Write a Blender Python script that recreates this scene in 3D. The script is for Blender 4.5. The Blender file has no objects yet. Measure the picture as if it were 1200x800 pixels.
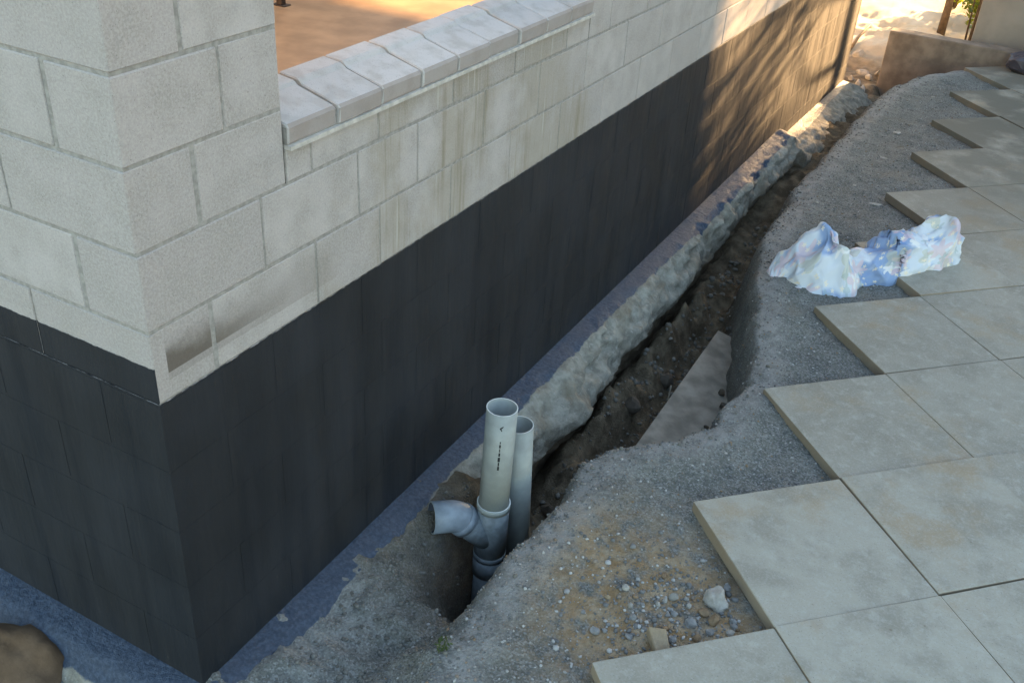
import bpy, bmesh, math, random
import numpy as np
from mathutils import Vector, Matrix, Euler

random.seed(7)
R = math.radians
S = bpy.context.scene
COL = S.collection

# ------------------------------------------------------------------ camera, sky, sun, exposure
cam = bpy.data.cameras.new('camera')
cam_o = bpy.data.objects.new('camera', cam)
COL.objects.link(cam_o)
cam.sensor_fit = 'HORIZONTAL'
cam.sensor_width = 36.0
cam.lens = 35.04
cam.clip_start = 0.05
cam.clip_end = 2000.0
cam_o.location = (1.612, -1.327, 2.433)
cam_o.rotation_euler = (R(58.236), R(-3.339), R(29.185))
S.camera = cam_o

SUN_EL, SUN_AZ = 14.0, 10.0          # azimuth measured from +Y towards +X
w = bpy.data.worlds.new('World')
S.world = w
w.use_nodes = True
wn = w.node_tree.nodes
sky = wn.new('ShaderNodeTexSky')
sky.sky_type = 'NISHITA'
sky.sun_disc = False
sky.sun_elevation = R(SUN_EL)
sky.sun_rotation = R(SUN_AZ)
sky.air_density = 1.25
sky.dust_density = 1.1
sky.ozone_density = 0.5
wn['Background'].inputs['Strength'].default_value = 0.05
w.node_tree.links.new(sky.outputs[0], wn['Background'].inputs[0])

sun = bpy.data.lights.new('sun', 'SUN')
sun.energy = 5.0
sun.angle = R(0.8)
sun.color = (1.0, 0.60, 0.27)
sun_o = bpy.data.objects.new('sun', sun)
COL.objects.link(sun_o)
d = Vector((math.sin(R(SUN_AZ)) * math.cos(R(SUN_EL)), math.cos(R(SUN_AZ)) * math.cos(R(SUN_EL)), math.sin(R(SUN_EL))))
sun_o.rotation_euler = d.to_track_quat('Z', 'Y').to_euler()
sun_o.location = d * 30

S.view_settings.view_transform = 'Standard'
S.view_settings.look = 'None'
S.view_settings.gamma = 1.0
S.view_settings.exposure = 3.65
S.cycles.max_bounces = 8

# ------------------------------------------------------------------ helpers
def mesh_obj(name, verts, faces, mat=None, parent=None, smooth=False):
    me = bpy.data.meshes.new(name)
    me.from_pydata([tuple(v) for v in verts], [], [tuple(f) for f in faces])
    me.update()
    if smooth:
        me.polygons.foreach_set('use_smooth', [True] * len(me.polygons))
    if mat:
        me.materials.append(mat)
    o = bpy.data.objects.new(name, me)
    COL.objects.link(o)
    if parent:
        o.parent = parent
    return o

def bm_obj(name, bm, mat=None, parent=None, smooth=False):
    me = bpy.data.meshes.new(name)
    bm.to_mesh(me)
    bm.free()
    if smooth:
        me.polygons.foreach_set('use_smooth', [True] * len(me.polygons))
    if mat:
        me.materials.append(mat)
    o = bpy.data.objects.new(name, me)
    COL.objects.link(o)
    if parent:
        o.parent = parent
    return o

def data_obj(name, me, parent=None, loc=(0, 0, 0), rot=(0, 0, 0)):
    o = bpy.data.objects.new(name, me)
    COL.objects.link(o)
    if parent:
        o.parent = parent
    o.location = loc
    o.rotation_euler = rot
    return o

def empty(name, loc=(0, 0, 0), rz=0):
    o = bpy.data.objects.new(name, None)
    COL.objects.link(o)
    o.location = loc
    o.rotation_euler = (0, 0, rz)
    return o

def tag(o, label=None, cat=None, group=None, kind=None):
    if label: o['label'] = label
    if cat: o['category'] = cat
    if group: o['group'] = group
    if kind: o['kind'] = kind
    return o

def box_mesh(name, lo, hi, bevel=0.0, mat=None, seg=1, rough=0.0, seed=0):
    bm = bmesh.new()
    bmesh.ops.create_cube(bm, size=1.0)
    lo, hi = Vector(lo), Vector(hi)
    for v in bm.verts:
        v.co = Vector([(lo[i] + hi[i]) / 2 + v.co[i] * (hi[i] - lo[i]) for i in range(3)])
    if bevel > 0:
        bmesh.ops.bevel(bm, geom=bm.edges[:], offset=bevel, segments=seg, affect='EDGES', profile=0.6)
    if rough > 0:
        rr = random.Random(seed)
        for v in bm.verts:
            v.co += Vector([rr.uniform(-rough, rough) for _ in range(3)])
    me = bpy.data.meshes.new(name)
    bm.to_mesh(me)
    bm.free()
    if mat: me.materials.append(mat)
    return me

def add_box(bm, lo, hi):
    r = bmesh.ops.create_cube(bm, size=1.0)
    for v in r['verts']:
        v.co = Vector([(lo[i] + hi[i]) / 2 + v.co[i] * (hi[i] - lo[i]) for i in range(3)])
    return r['verts']

def vnoise(x, y, seed=0):
    """smooth value noise in numpy, -1..1"""
    x = np.asarray(x, float); y = np.asarray(y, float)
    xi = np.floor(x).astype(np.int64); yi = np.floor(y).astype(np.int64)
    fx = x - xi; fy = y - yi
    fx = fx * fx * (3 - 2 * fx); fy = fy * fy * (3 - 2 * fy)
    def hsh(a, b):
        n = (a * 374761393 + b * 668265263 + seed * 974634777) & 0xffffffff
        n = ((n ^ (n >> 13)) * 1274126177) & 0xffffffff
        n = n ^ (n >> 16)
        return (n & 0xffff) / 32767.5 - 1.0
    return (hsh(xi, yi) * (1 - fx) * (1 - fy) + hsh(xi + 1, yi) * fx * (1 - fy)
            + hsh(xi, yi + 1) * (1 - fx) * fy + hsh(xi + 1, yi + 1) * fx * fy)

def fbm(x, y, seed=0, octaves=4, gain=0.5):
    t = 0; a = 1.0
    for k in range(octaves):
        t = t + a * vnoise(np.asarray(x) * 2 ** k + 13.7 * k, np.asarray(y) * 2 ** k + 5.1 * k, seed + k)
        a *= gain
    return t

def sstep(a, b, x):
    t = np.clip((np.asarray(x, float) - a) / (b - a), 0, 1)
    return t * t * (3 - 2 * t)

# ------------------------------------------------------------------ node material helper
class NT:
    def __init__(self, name, rough=0.9, spec=0.3):
        self.m = bpy.data.materials.new(name)
        self.m.use_nodes = True
        self.t = self.m.node_tree
        self.b = self.t.nodes['Principled BSDF']
        self.b.inputs['Roughness'].default_value = rough
        self.b.inputs['Specular IOR Level'].default_value = spec
    def n(self, typ, **kw):
        nd = self.t.nodes.new(typ)
        for k, v in kw.items():
            if k.startswith('i_'):
                nd.inputs[k[2:].replace('_', ' ')].default_value = v
            else:
                setattr(nd, k, v)
        return nd
    def l(self, a, b):
        self.t.links.new(a, b)
    def pos(self):
        return self.n('ShaderNodeNewGeometry').outputs['Position']
    def obj(self):
        return self.n('ShaderNodeTexCoord').outputs['Object']
    def mapping(self, vec, scale=(1, 1, 1), loc=(0, 0, 0)):
        m = self.n('ShaderNodeMapping')
        m.inputs['Scale'].default_value = scale
        m.inputs['Location'].default_value = loc
        self.l(vec, m.inputs['Vector'])
        return m.outputs[0]
    def noise(self, vec, scale, detail=4, rough=0.55, dist=0.0):
        n = self.n('ShaderNodeTexNoise')
        n.inputs['Scale'].default_value = scale
        n.inputs['Detail'].default_value = detail
        n.inputs['Roughness'].default_value = rough
        n.inputs['Distortion'].default_value = dist
        self.l(vec, n.inputs['Vector'])
        return n.outputs['Fac']
    def voro(self, vec, scale, feature='F1', out='Distance', rnd=1.0):
        n = self.n('ShaderNodeTexVoronoi', feature=feature)
        n.inputs['Scale'].default_value = scale
        n.inputs['Randomness'].default_value = rnd
        self.l(vec, n.inputs['Vector'])
        return n.outputs[out]
    def ramp(self, fac, a, b, ca=0.0, cb=1.0):
        n = self.n('ShaderNodeMapRange', clamp=True)
        n.interpolation_type = 'SMOOTHSTEP'
        for k, v in (('From Min', a), ('From Max', b), ('To Min', ca), ('To Max', cb)):
            n.inputs[k].default_value = v
        self.l(fac, n.inputs['Value'])
        return n.outputs[0]
    def lin(self, fac, a, b, ca=0.0, cb=1.0):
        n = self.n('ShaderNodeMapRange', clamp=True)
        for k, v in (('From Min', a), ('From Max', b), ('To Min', ca), ('To Max', cb)):
            n.inputs[k].default_value = v
        self.l(fac, n.inputs['Value'])
        return n.outputs[0]
    def math(self, op, a, b=None):
        n = self.n('ShaderNodeMath', operation=op)
        for i, v in enumerate((a, b)):
            if v is None: continue
            if isinstance(v, (int, float)): n.inputs[i].default_value = v
            else: self.l(v, n.inputs[i])
        return n.outputs[0]
    def mix(self, fac, a, b, typ='MIX'):
        n = self.n('ShaderNodeMix', data_type='RGBA', blend_type=typ)
        if isinstance(fac, (int, float)): n.inputs[0].default_value = fac
        else: self.l(fac, n.inputs[0])
        for i, v in ((6, a), (7, b)):
            if isinstance(v, tuple): n.inputs[i].default_value = (v[0], v[1], v[2], 1)
            else: self.l(v, n.inputs[i])
        return n.outputs[2]
    def sep(self, vec):
        n = self.n('ShaderNodeSeparateXYZ')
        self.l(vec, n.inputs[0])
        return n.outputs
    def rnd(self):
        return self.n('ShaderNodeObjectInfo').outputs['Random']
    def attr(self, name):
        return self.n('ShaderNodeAttribute', attribute_name=name)
    def bump(self, h, strength=0.4, dist=0.01, prev=None):
        n = self.n('ShaderNodeBump')
        n.inputs['Strength'].default_value = strength
        n.inputs['Distance'].default_value = dist
        self.l(h, n.inputs['Height'])
        if prev is not None: self.l(prev, n.inputs['Normal'])
        return n.outputs[0]
    def out(self, color=None, normal=None, rough=None):
        if color is not None:
            if isinstance(color, tuple): self.b.inputs['Base Color'].default_value = (*color, 1)
            else: self.l(color, self.b.inputs['Base Color'])
        if normal is not None: self.l(normal, self.b.inputs['Normal'])
        if rough is not None: self.l(rough, self.b.inputs['Roughness'])
        return self.m

def simple_mat(name, col, var=0.15, scale=30, rough=0.8, spec=0.3, bump=0.2, dist=0.003, objrand=0.0):
    k = NT(name, rough, spec)
    p = k.obj()
    nz = k.noise(p, scale, 5)
    c = k.mix(k.ramp(nz, 0.3, 0.7), tuple(x * (1 - var) for x in col), tuple(min(1, x * (1 + var)) for x in col))
    if objrand:
        c = k.mix(k.lin(k.rnd(), 0, 1, 0, objrand), c, tuple(x * 0.55 for x in col))
    return k.out(c, k.bump(k.noise(p, scale * 3, 4), bump, dist))

# --- wall blocks: bare concrete above, black bitumen coat below a painted line
def block_material(name, painted=True):
    k = NT(name, 0.9, 0.25)
    pos = k.pos()
    sx, sy, sz = k.sep(pos)
    geo = k.n('ShaderNodeNewGeometry')
    nx, ny, nz_ = k.sep(geo.outputs['True Normal'])
    # bare block
    g1 = k.noise(pos, 9, 5)
    g2 = k.noise(pos, 160, 3, 0.7)
    rnd = k.rnd()
    base = k.mix(rnd, (0.335, 0.309, 0.302), (0.44, 0.412, 0.404))
    base = k.mix(k.ramp(g1, 0.3, 0.75), base, (0.315, 0.295, 0.28))
    base = k.mix(k.math('MULTIPLY', k.ramp(g2, 0.38, 0.66), 0.45), base, (0.50, 0.475, 0.45))
    pits = k.ramp(k.noise(pos, 240, 2, 0.6), 0.62, 0.72)
    base = k.mix(k.math('MULTIPLY', pits, 0.55), base, (0.14, 0.13, 0.125))
    # rain streaks below the sill: long thin vertical drips
    st = k.noise(k.mapping(pos, (1, 21, 1.1)), 1.0, 6, 0.72, 0.25)
    st2 = k.noise(k.mapping(pos, (1, 85, 2.0)), 1.0, 3, 0.6)
    streak = k.math('MULTIPLY', k.ramp(st, 0.46, 0.66), k.lin(st2, 0.36, 0.62))
    win = k.math('MULTIPLY', k.ramp(sy, 0.50, 0.75), k.ramp(sy, 2.42, 2.30))
    win = k.math('MULTIPLY', win, k.ramp(sz, 1.6, 1.44))
    zone = k.ramp(k.noise(k.mapping(pos, (1, 3.4, 2.6)), 1.0, 4, 0.6), 0.38, 0.60)
    win = k.math('MULTIPLY', win, zone)
    base = k.mix(k.math('MULTIPLY', k.math('MULTIPLY', win, streak), 0.85), base, (0.185, 0.155, 0.10))
    base = k.mix(k.math('MULTIPLY', win, 0.42), base, (0.275, 0.245, 0.18))
    # lime runs, pale
    lime = k.math('MULTIPLY', k.ramp(k.noise(k.mapping(pos, (1, 60, 1.6), (3, 7, 1)), 1.0, 4), 0.60, 0.68), win)
    base = k.mix(k.math('MULTIPLY', lime, 0.6), base, (0.55, 0.54, 0.50))
    # dark splash left by masking the strip at the corner, crisp lower and left edges
    right = k.math('GREATER_THAN', nx, 0.5)
    s1 = k.math('MULTIPLY', k.math('GREATER_THAN', sy, 0.042), k.math('GREATER_THAN', sz, 1.072))
    wob = k.math('MULTIPLY', k.math('SUBTRACT', g1, 0.5), 0.14)
    tz = k.math('SUBTRACT', 1.128, k.math('MULTIPLY', k.math('SUBTRACT', sy, 0.05), 0.06))
    s2 = k.ramp(k.math('SUBTRACT', k.math('ADD', sz, wob), tz), 0.028, -0.03)
    s3 = k.ramp(sy, 0.52, 0.12)
    splash = k.math('MULTIPLY', k.math('MULTIPLY', s1, s2), k.math('MULTIPLY', s3, right))
    base = k.mix(k.math('MULTIPLY', splash, 0.85), base, (0.085, 0.068, 0.052))
    film = k.math('MULTIPLY', k.math('MULTIPLY', k.ramp(sz, 1.20, 1.10), k.math('GREATER_THAN', sz, 1.052)),
                  k.math('MULTIPLY', k.math('MULTIPLY', k.math('GREATER_THAN', sy, 0.042), k.ramp(sy, 0.75, 0.55)), right))
    base = k.mix(k.math('MULTIPLY', film, 0.30), base, (0.16, 0.14, 0.12))
    if painted:
        left = k.math('MULTIPLY', k.math('LESS_THAN', ny, -0.5), k.math('LESS_THAN', sy, 0.012))
        edge = k.math('MULTIPLY', k.math('SUBTRACT', k.noise(pos, 22, 6, 0.7), 0.5), 0.016)
        lev = k.math('ADD', k.math('MULTIPLY', left, 0.102), 1.0)
        paint = k.ramp(k.math('ADD', k.math('SUBTRACT', sz, lev), edge), 0.0015, -0.0015)
        drip = k.noise(k.mapping(pos, (9, 9, 0.9)), 1.0, 5, 0.65)
        pv = k.noise(pos, 3.2, 4)
        pc = k.mix(k.ramp(pv, 0.3, 0.7), (0.0060, 0.0085, 0.0125), (0.0115, 0.0150, 0.0215))
        scr = k.ramp(k.noise(k.mapping(pos, (4, 4, 70)), 1.0, 6, 0.78), 0.70, 0.76)
        spl = k.math('MULTIPLY', k.ramp(k.noise(pos, 42, 3, 0.7), 0.66, 0.72), k.ramp(sz, 0.45, 0.0))
        pc = k.mix(k.math('MULTIPLY', spl, 0.35), pc, (0.14, 0.125, 0.10))
        pc = k.mix(k.math('MULTIPLY', scr, 0.35), pc, (0.16, 0.16, 0.17))
        col = k.mix(paint, base, pc)
        ro = k.lin(drip, 0.30, 0.72, 0.44, 0.82)
        rough = k.math('ADD', k.math('MULTIPLY', paint, ro), k.math('MULTIPLY', k.math('SUBTRACT', 1.0, paint), 0.92))
        k.l(k.lin(paint, 0, 1, 0.25, 0.48), k.b.inputs['Specular IOR Level'])
        bd = k.bump(k.math('MULTIPLY', drip, paint), 0.55, 0.012)
        h = k.math('SUBTRACT', g2, k.math('MULTIPLY', pits, 0.8))
        bn = k.bump(h, 0.35, 0.0022, bd)
        return k.out(col, bn, rough)
    h = k.math('SUBTRACT', g2, k.math('MULTIPLY', pits, 0.8))
    return k.out(base, k.bump(h, 0.4, 0.0022))

M_BLOCK = block_material('block_bare_and_bitumen')

k = NT('mortar', 0.95, 0.2)
p = k.pos(); z = k.sep(p)[2]
mc = k.mix(k.ramp(k.noise(p, 60, 4), 0.35, 0.65), (0.25, 0.24, 0.225), (0.34, 0.33, 0.31))
left = k.math('LESS_THAN', k.sep(k.n('ShaderNodeNewGeometry').outputs['True Normal'])[1], -0.5)
pm = k.ramp(k.math('SUBTRACT', z, k.math('ADD', 1.0, k.math('MULTIPLY', left, 0.102))), 0.002, -0.002)
mc = k.mix(pm, mc, (0.013, 0.0155, 0.020))
M_MORTAR = k.out(mc, k.bump(k.noise(p, 180, 3), 0.4, 0.003), k.lin(pm, 0, 1, 0.95, 0.5))

M_BED = simple_mat('mortar_bed_pale', (0.47, 0.45, 0.42), 0.18, 40)

k = NT('sill_block', 0.9, 0.25)
p = k.pos()
c = k.mix(k.rnd(), (0.43, 0.42, 0.415), (0.50, 0.49, 0.48))
c = k.mix(k.math('MULTIPLY', k.ramp(k.noise(p, 14, 5), 0.42, 0.68), 0.5), c, (0.30, 0.28, 0.255))
c = k.mix(k.math('MULTIPLY', k.ramp(k.noise(p, 220, 2), 0.6, 0.72), 0.4), c, (0.17, 0.16, 0.15))
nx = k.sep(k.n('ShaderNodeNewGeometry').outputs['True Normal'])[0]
c = k.mix(k.math('MULTIPLY', k.math('GREATER_THAN', nx, 0.8), 0.6), c, (0.25, 0.205, 0.185))  # front faces mixed darker and browner, their shade put into the colour
M_SILL = k.out(c, k.bump(k.noise(p, 150, 4, 0.7), 0.35, 0.002))

# --- footing: rough concrete, tar smear near the wall with reflected sky blue in its colour
k = NT('footing_concrete', 0.93, 0.25)
p = k.pos()
at = k.attr('zone').outputs['Color']
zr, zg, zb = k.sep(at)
n1 = k.noise(p, 16, 7, 0.65)
n2 = k.noise(p, 70, 5, 0.65)
c = k.mix(k.ramp(n1, 0.32, 0.7), (0.19, 0.18, 0.15), (0.37, 0.355, 0.305))
c = k.mix(k.math('MULTIPLY', k.ramp(n2, 0.52, 0.72), 0.7), c, (0.42, 0.41, 0.38))
c = k.mix(k.math('MULTIPLY', k.ramp(k.noise(p, 5, 5), 0.48, 0.7), 0.6), c, (0.20, 0.165, 0.115))
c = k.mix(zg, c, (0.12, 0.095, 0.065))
tar = k.ramp(k.math('ADD', zr, k.math('MULTIPLY', k.math('SUBTRACT', n1, 0.5), 0.9)), 0.42, 0.58)
tc = k.mix(k.ramp(n2, 0.35, 0.7), (0.042, 0.058, 0.088), (0.076, 0.101, 0.146))
c = k.mix(tar, c, tc)
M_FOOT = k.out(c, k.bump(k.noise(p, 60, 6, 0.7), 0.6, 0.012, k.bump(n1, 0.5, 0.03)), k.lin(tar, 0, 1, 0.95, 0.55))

# --- ground
k = NT('gravelly_ground', 0.96, 0.2)
p = k.pos()
at = k.attr('zone').outputs['Color']
zr, zg, zb = k.sep(at)
fine = k.noise(p, 260, 3, 0.7)
vcol = k.voro(p, 170, 'F1', 'Color')
vr = k.sep(vcol)[0]
n1 = k.noise(p, 9, 6, 0.6)
c = k.mix(k.ramp(n1, 0.3, 0.7), (0.122, 0.127, 0.117), (0.210, 0.210, 0.186))
c = k.mix(k.math('MULTIPLY', k.ramp(vr, 0.55, 0.95), 0.55), c, (0.33, 0.335, 0.335))
c = k.mix(k.math('MULTIPLY', k.ramp(vr, 0.35, 0.05), 0.55), c, (0.065, 0.068, 0.07))
warm = k.ramp(k.noise(p, 4.2, 5, 0.6), 0.52, 0.70)
c = k.mix(k.math('MULTIPLY', warm, 0.28), c, (0.21, 0.175, 0.125))
clayc = k.mix(k.ramp(k.noise(p, 22, 5), 0.35, 0.7), (0.27, 0.185, 0.10), (0.36, 0.29, 0.20))
c = k.mix(k.math('MULTIPLY', zr, k.ramp(k.noise(p, 13, 5), 0.3, 0.55)), c, clayc)
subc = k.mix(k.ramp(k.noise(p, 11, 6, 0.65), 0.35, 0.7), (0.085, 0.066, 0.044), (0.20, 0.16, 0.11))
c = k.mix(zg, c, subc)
c = k.mix(k.math('MULTIPLY', zb, k.ramp(k.noise(p, 18, 5), 0.3, 0.7, 0.3, 0.9)), c, (0.34, 0.335, 0.32))
# far away: dry pale yard, lightened further so the sunlit ground blows out
yy = k.sep(p)[1]
far = k.ramp(yy, 8.9, 10.0)
c = k.mix(far, c, k.mix(k.ramp(k.noise(p, 1.6, 6), 0.35, 0.7), (0.40, 0.35, 0.26), (0.55, 0.50, 0.40)))
h = k.math('ADD', k.math('MULTIPLY', fine, 0.5), k.voro(p, 120))
M_GROUND = k.out(c, k.bump(h, 0.7, 0.006, k.bump(k.noise(p, 45, 6, 0.7), 0.6, 0.015)))

# --- pavers
k = NT('concrete_paver', 0.9, 0.25)
p = k.pos()
rnd = k.rnd()
ng = k.sep(k.n('ShaderNodeNewGeometry').outputs['True Normal'])[2]
c = k.mix(rnd, (0.305, 0.285, 0.235), (0.385, 0.362, 0.30))
n1 = k.noise(p, 5.5, 6, 0.6)
c = k.mix(k.math('MULTIPLY', k.ramp(n1, 0.40, 0.66), 0.75), c, (0.245, 0.228, 0.185))
c = k.mix(k.math('MULTIPLY', k.ramp(k.noise(p, 19, 6, 0.7), 0.5, 0.7), 0.55), c, (0.43, 0.415, 0.365))
c = k.mix(k.math('MULTIPLY', k.ramp(k.noise(p, 3.1, 6, 0.65), 0.50, 0.68), 0.6), c, (0.33, 0.25, 0.155))
c = k.mix(k.math('MULTIPLY', k.ramp(k.noise(p, 120, 3, 0.7), 0.45, 0.7), 0.4), c, (0.43, 0.42, 0.39))
c = k.mix(k.math('MULTIPLY', k.ramp(k.noise(p, 210, 2, 0.6), 0.64, 0.72), 0.6), c, (0.12, 0.11, 0.10))
spot = k.ramp(k.voro(p, 7.5), 0.05, 0.02)
c = k.mix(k.math('MULTIPLY', spot, 0.6), c, (0.20, 0.16, 0.11))
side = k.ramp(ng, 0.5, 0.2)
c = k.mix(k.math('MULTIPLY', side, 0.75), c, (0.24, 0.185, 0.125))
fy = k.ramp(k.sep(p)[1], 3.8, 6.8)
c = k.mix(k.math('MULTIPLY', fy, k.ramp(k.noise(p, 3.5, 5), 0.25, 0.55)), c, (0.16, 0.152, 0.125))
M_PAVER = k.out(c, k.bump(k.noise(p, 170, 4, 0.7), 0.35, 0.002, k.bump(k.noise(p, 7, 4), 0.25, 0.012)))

M_PVC = simple_mat('grey_pvc', (0.29, 0.315, 0.305), 0.10, 18, 0.42, 0.45, 0.06, 0.001)
M_PVC_RIM = simple_mat('pale_pvc_rim', (0.66, 0.68, 0.66), 0.08, 18, 0.5, 0.4, 0.05, 0.001)
M_PVC_DK = simple_mat('darker_pvc_fitting', (0.17, 0.20, 0.225), 0.25, 26, 0.5, 0.4, 0.1, 0.001)  # fittings and lower pipe, darker than the upright
M_PVC_BL = simple_mat('blue_grey_pvc_elbow', (0.235, 0.275, 0.325), 0.18, 20, 0.45, 0.4, 0.1, 0.001)
M_PVC_IN = simple_mat('shaded_pipe_inside', (0.045, 0.055, 0.075), 0.3, 20, 0.8)  # elbow mouth painted dark inside, standing for the shade within
M_INK = simple_mat('black_print', (0.025, 0.027, 0.03), 0.1)

def rock_mat(name, a, b, s=25):
    k = NT(name, 0.95, 0.2)
    p = k.obj()
    c = k.mix(k.ramp(k.noise(p, s, 6, 0.65), 0.3, 0.7), a, b)
    c = k.mix(k.lin(k.rnd(), 0, 1, 0, 0.35), c, (0.12, 0.11, 0.10))
    return k.out(c, k.bump(k.noise(p, s * 4, 5, 0.7), 0.6, 0.006))
M_ROCK_PALE = rock_mat('pale_rock', (0.30, 0.285, 0.25), (0.46, 0.44, 0.40))
M_ROCK_GREY = rock_mat('grey_rock', (0.20, 0.205, 0.205), (0.36, 0.36, 0.355))
M_ROCK_CLAY = rock_mat('clay_lump', (0.20, 0.13, 0.07), (0.32, 0.225, 0.13))
M_ROCK_TAN = rock_mat('tan_stone', (0.32, 0.245, 0.155), (0.44, 0.35, 0.235))
M_ROCK_BRN = rock_mat('brown_sandstone', (0.11, 0.07, 0.042), (0.19, 0.125, 0.078), 9)

# ------------------------------------------------------------------ ground sheet with the trench
GL = 0.055   # bare ground level under the pavers
RIM = np.array([(0.62, -0.60), (0.62, -0.2), (0.60, 0.2), (0.575, 0.42), (0.54, 0.66), (0.53, 0.93), (0.54, 1.2), (0.52, 1.48), (0.545, 1.60),
                (0.64, 1.70), (0.79, 1.80), (0.865, 2.0), (0.89, 2.39), (0.81, 2.77), (0.67, 3.16), (0.51, 3.74),
                (0.49, 4.3), (0.456, 4.84), (0.47, 5.5), (0.483, 6.15), (0.488, 7.04), (0.57, 7.50), (0.74, 8.05), (0.95, 8.35), (1.15, 8.44), (1.3, 8.9)])

def resample(P, n):
    s = np.concatenate([[0], np.cumsum(np.hypot(*np.diff(P, axis=0).T))])
    t = np.linspace(0, s[-1], n)
    return np.stack([np.interp(t, s, P[:, i]) for i in (0, 1)], 1)
RIMD = resample(RIM, 420)
RIMD[:, 0] += 0.022 * fbm(RIMD[:, 1] * 7, RIMD[:, 1] * 0 + 3, 5, 4) * np.clip((RIMD[:, 1] + 0.2) * 2, 0.3, 1)

def rim_signed(X, Y):
    """distance to the trench rim, positive on the trench side"""
    shp = X.shape
    P = np.stack([X.ravel(), Y.ravel()], 1)
    best = np.full(len(P), 9e9); sgn = np.ones(len(P))
    A = RIMD[:-1]; B = RIMD[1:]
    sel = (P[:, 0] > -1.4) & (P[:, 0] < 2.2) & (P[:, 1] > -1.2) & (P[:, 1] < 9.6)
    idx = np.nonzero(sel)[0]
    Q = P[idx]
    bd = np.full(len(Q), 9e9); bs = np.ones(len(Q))
    for a, b in zip(A, B):
        ab = b - a
        near = np.abs(Q[:, 1] - a[1]) < 1.6
        q = Q[near]
        t = np.clip(((q - a) @ ab) / (ab @ ab), 0, 1)
        dd = q - a - t[:, None] * ab
        dist = dd[:, 0] ** 2 + dd[:, 1] ** 2
        cr = ab[0] * (q[:, 1] - a[1]) - ab[1] * (q[:, 0] - a[0])
        cur = bd[near]
        m = dist < cur
        i2 = np.nonzero(near)[0][m]
        bd[i2] = dist[m]
        bs[i2] = np.where(cr[m] > 0, 1, -1)
    best[idx] = np.sqrt(bd) * bs
    best[~sel] = -9
    return best.reshape(shp)

def lerp_y(y, tab):
    return np.interp(y, [t[0] for t in tab], [t[1] for t in tab])

DEPTH = [(-0.6, 0.04), (0.1, 0.07), (0.45, 0.14), (0.70, 0.30), (0.95, 0.52), (1.45, 0.55), (1.75, 0.60), (3.4, 0.62), (4.5, 0.48), (5.6, 0.30), (7.0, 0.26), (7.8, 0.36), (8.6, 0.42), (9.4, 0.2)]
WIDTH = [(-0.6, 0.30), (0.6, 0.18), (1.3, 0.17), (1.6, 0.16), (1.9, 0.13), (3.5, 0.13), (4.2, 0.16), (9, 0.15)]
TAN_E, TAN_A = math.tan(R(SUN_EL)), math.tan(R(SUN_AZ))

def ground_h(X, Y):
    X = np.asarray(X, float); Y = np.asarray(Y, float)
    dr = rim_signed(X, Y)
    base = GL + 0.012 * fbm(X * 2.3, Y * 2.3, 1, 4) + 0.0035 * fbm(X * 22, Y * 22, 9, 3)
    # ground settles a little towards the paver edge and humps at the crest
    base = base + 0.018 * np.exp(-(dr + 0.10) ** 2 / 0.012) * (dr > -0.6) * np.clip(Y * 2 + 0.3, 0.2, 1)
    base = base - 0.014 * sstep(0.80, 1.3, X) * sstep(1.6, 1.1, Y) * sstep(0.2, .6, Y)
    dep = lerp_y(Y, DEPTH); wid = lerp_y(Y, WIDTH)
    fall = sstep(-0.035, 1.0, dr / wid)
    h = base - dep * fall
    rough = sstep(-0.02, 0.10, dr)
    h = h + rough * (0.035 * fbm(X * 7, Y * 7, 21, 4) + 0.012 * fbm(X * 26, Y * 26, 31, 3))
    # earth heaped against the footing near the corner
    m = -0.022 - 0.22 * np.clip(X - 0.1, 0, 1) + 0.022 * fbm(X * 9, Y * 9, 41, 4) + 0.006 * fbm(X * 40, Y * 40, 43, 2)
    m = m - 0.9 * np.clip(Y - 0.66 + 0.10 * fbm(X * 6, Y * 6, 45, 2), 0, 1) * sstep(0.17, 0.29, X) - 0.5 * np.clip(Y - 1.25, 0, 1)
    m = np.where((Y < 1.7) & (X < 0.62), m, -9)
    h = np.where(dr > 0, np.maximum(h, m), h)
    # pocket dug out around the pipes
    hp = np.exp(-(((X - 0.29) / 0.12) ** 2 + ((Y - 1.00) / 0.20) ** 2))
    h = h - 0.14 * hp * (dr > 0) * sstep(0.0, 0.1, dr)
    # clods heaped under the footing in the big trench
    cl = np.exp(-((X - 0.22) / 0.10) ** 2) * sstep(1.7, 2.0, Y) * sstep(4.6, 3.6, Y)
    h = h + cl * (0.16 + 0.10 * fbm(X * 9, Y * 5, 51, 3))
    # west side of the building, south of it
    south = sstep(0.05, -0.10, Y)
    h = np.where(Y < 0.05, h * (1 - south) + south * np.where(X < 0.5, -0.10 + 0.02 * fbm(X * 6, Y * 6, 61, 4) + 0.1 * sstep(0.0, 0.55, X), h), h)
    # beyond the trench end: rubble strip running to the back yard
    beyond = sstep(7.9, 8.5, Y)
    far_l = -0.30 + 0.05 * fbm(X * 3, Y * 3, 71, 4) + 0.22 * sstep(8.8, 10.5, Y)
    left = sstep(0.30, 0.22, X)
    h = np.where(Y > 7.9, h * (1 - beyond * left) + far_l * beyond * left, h)
    yard = sstep(8.7, 9.0, Y)
    h = h * (1 - yard) + yard * np.where(X > 0.3, np.maximum(far_l, -0.16), far_l)
    # under the building
    inside = (X < -0.02) & (Y > 0.02) & (Y < 8.0) & (X > -3.7)
    h = np.where(inside, -0.35, h)
    h = np.where(X > 1.30, np.minimum(h, GL), h)
    return h, dr

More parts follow.
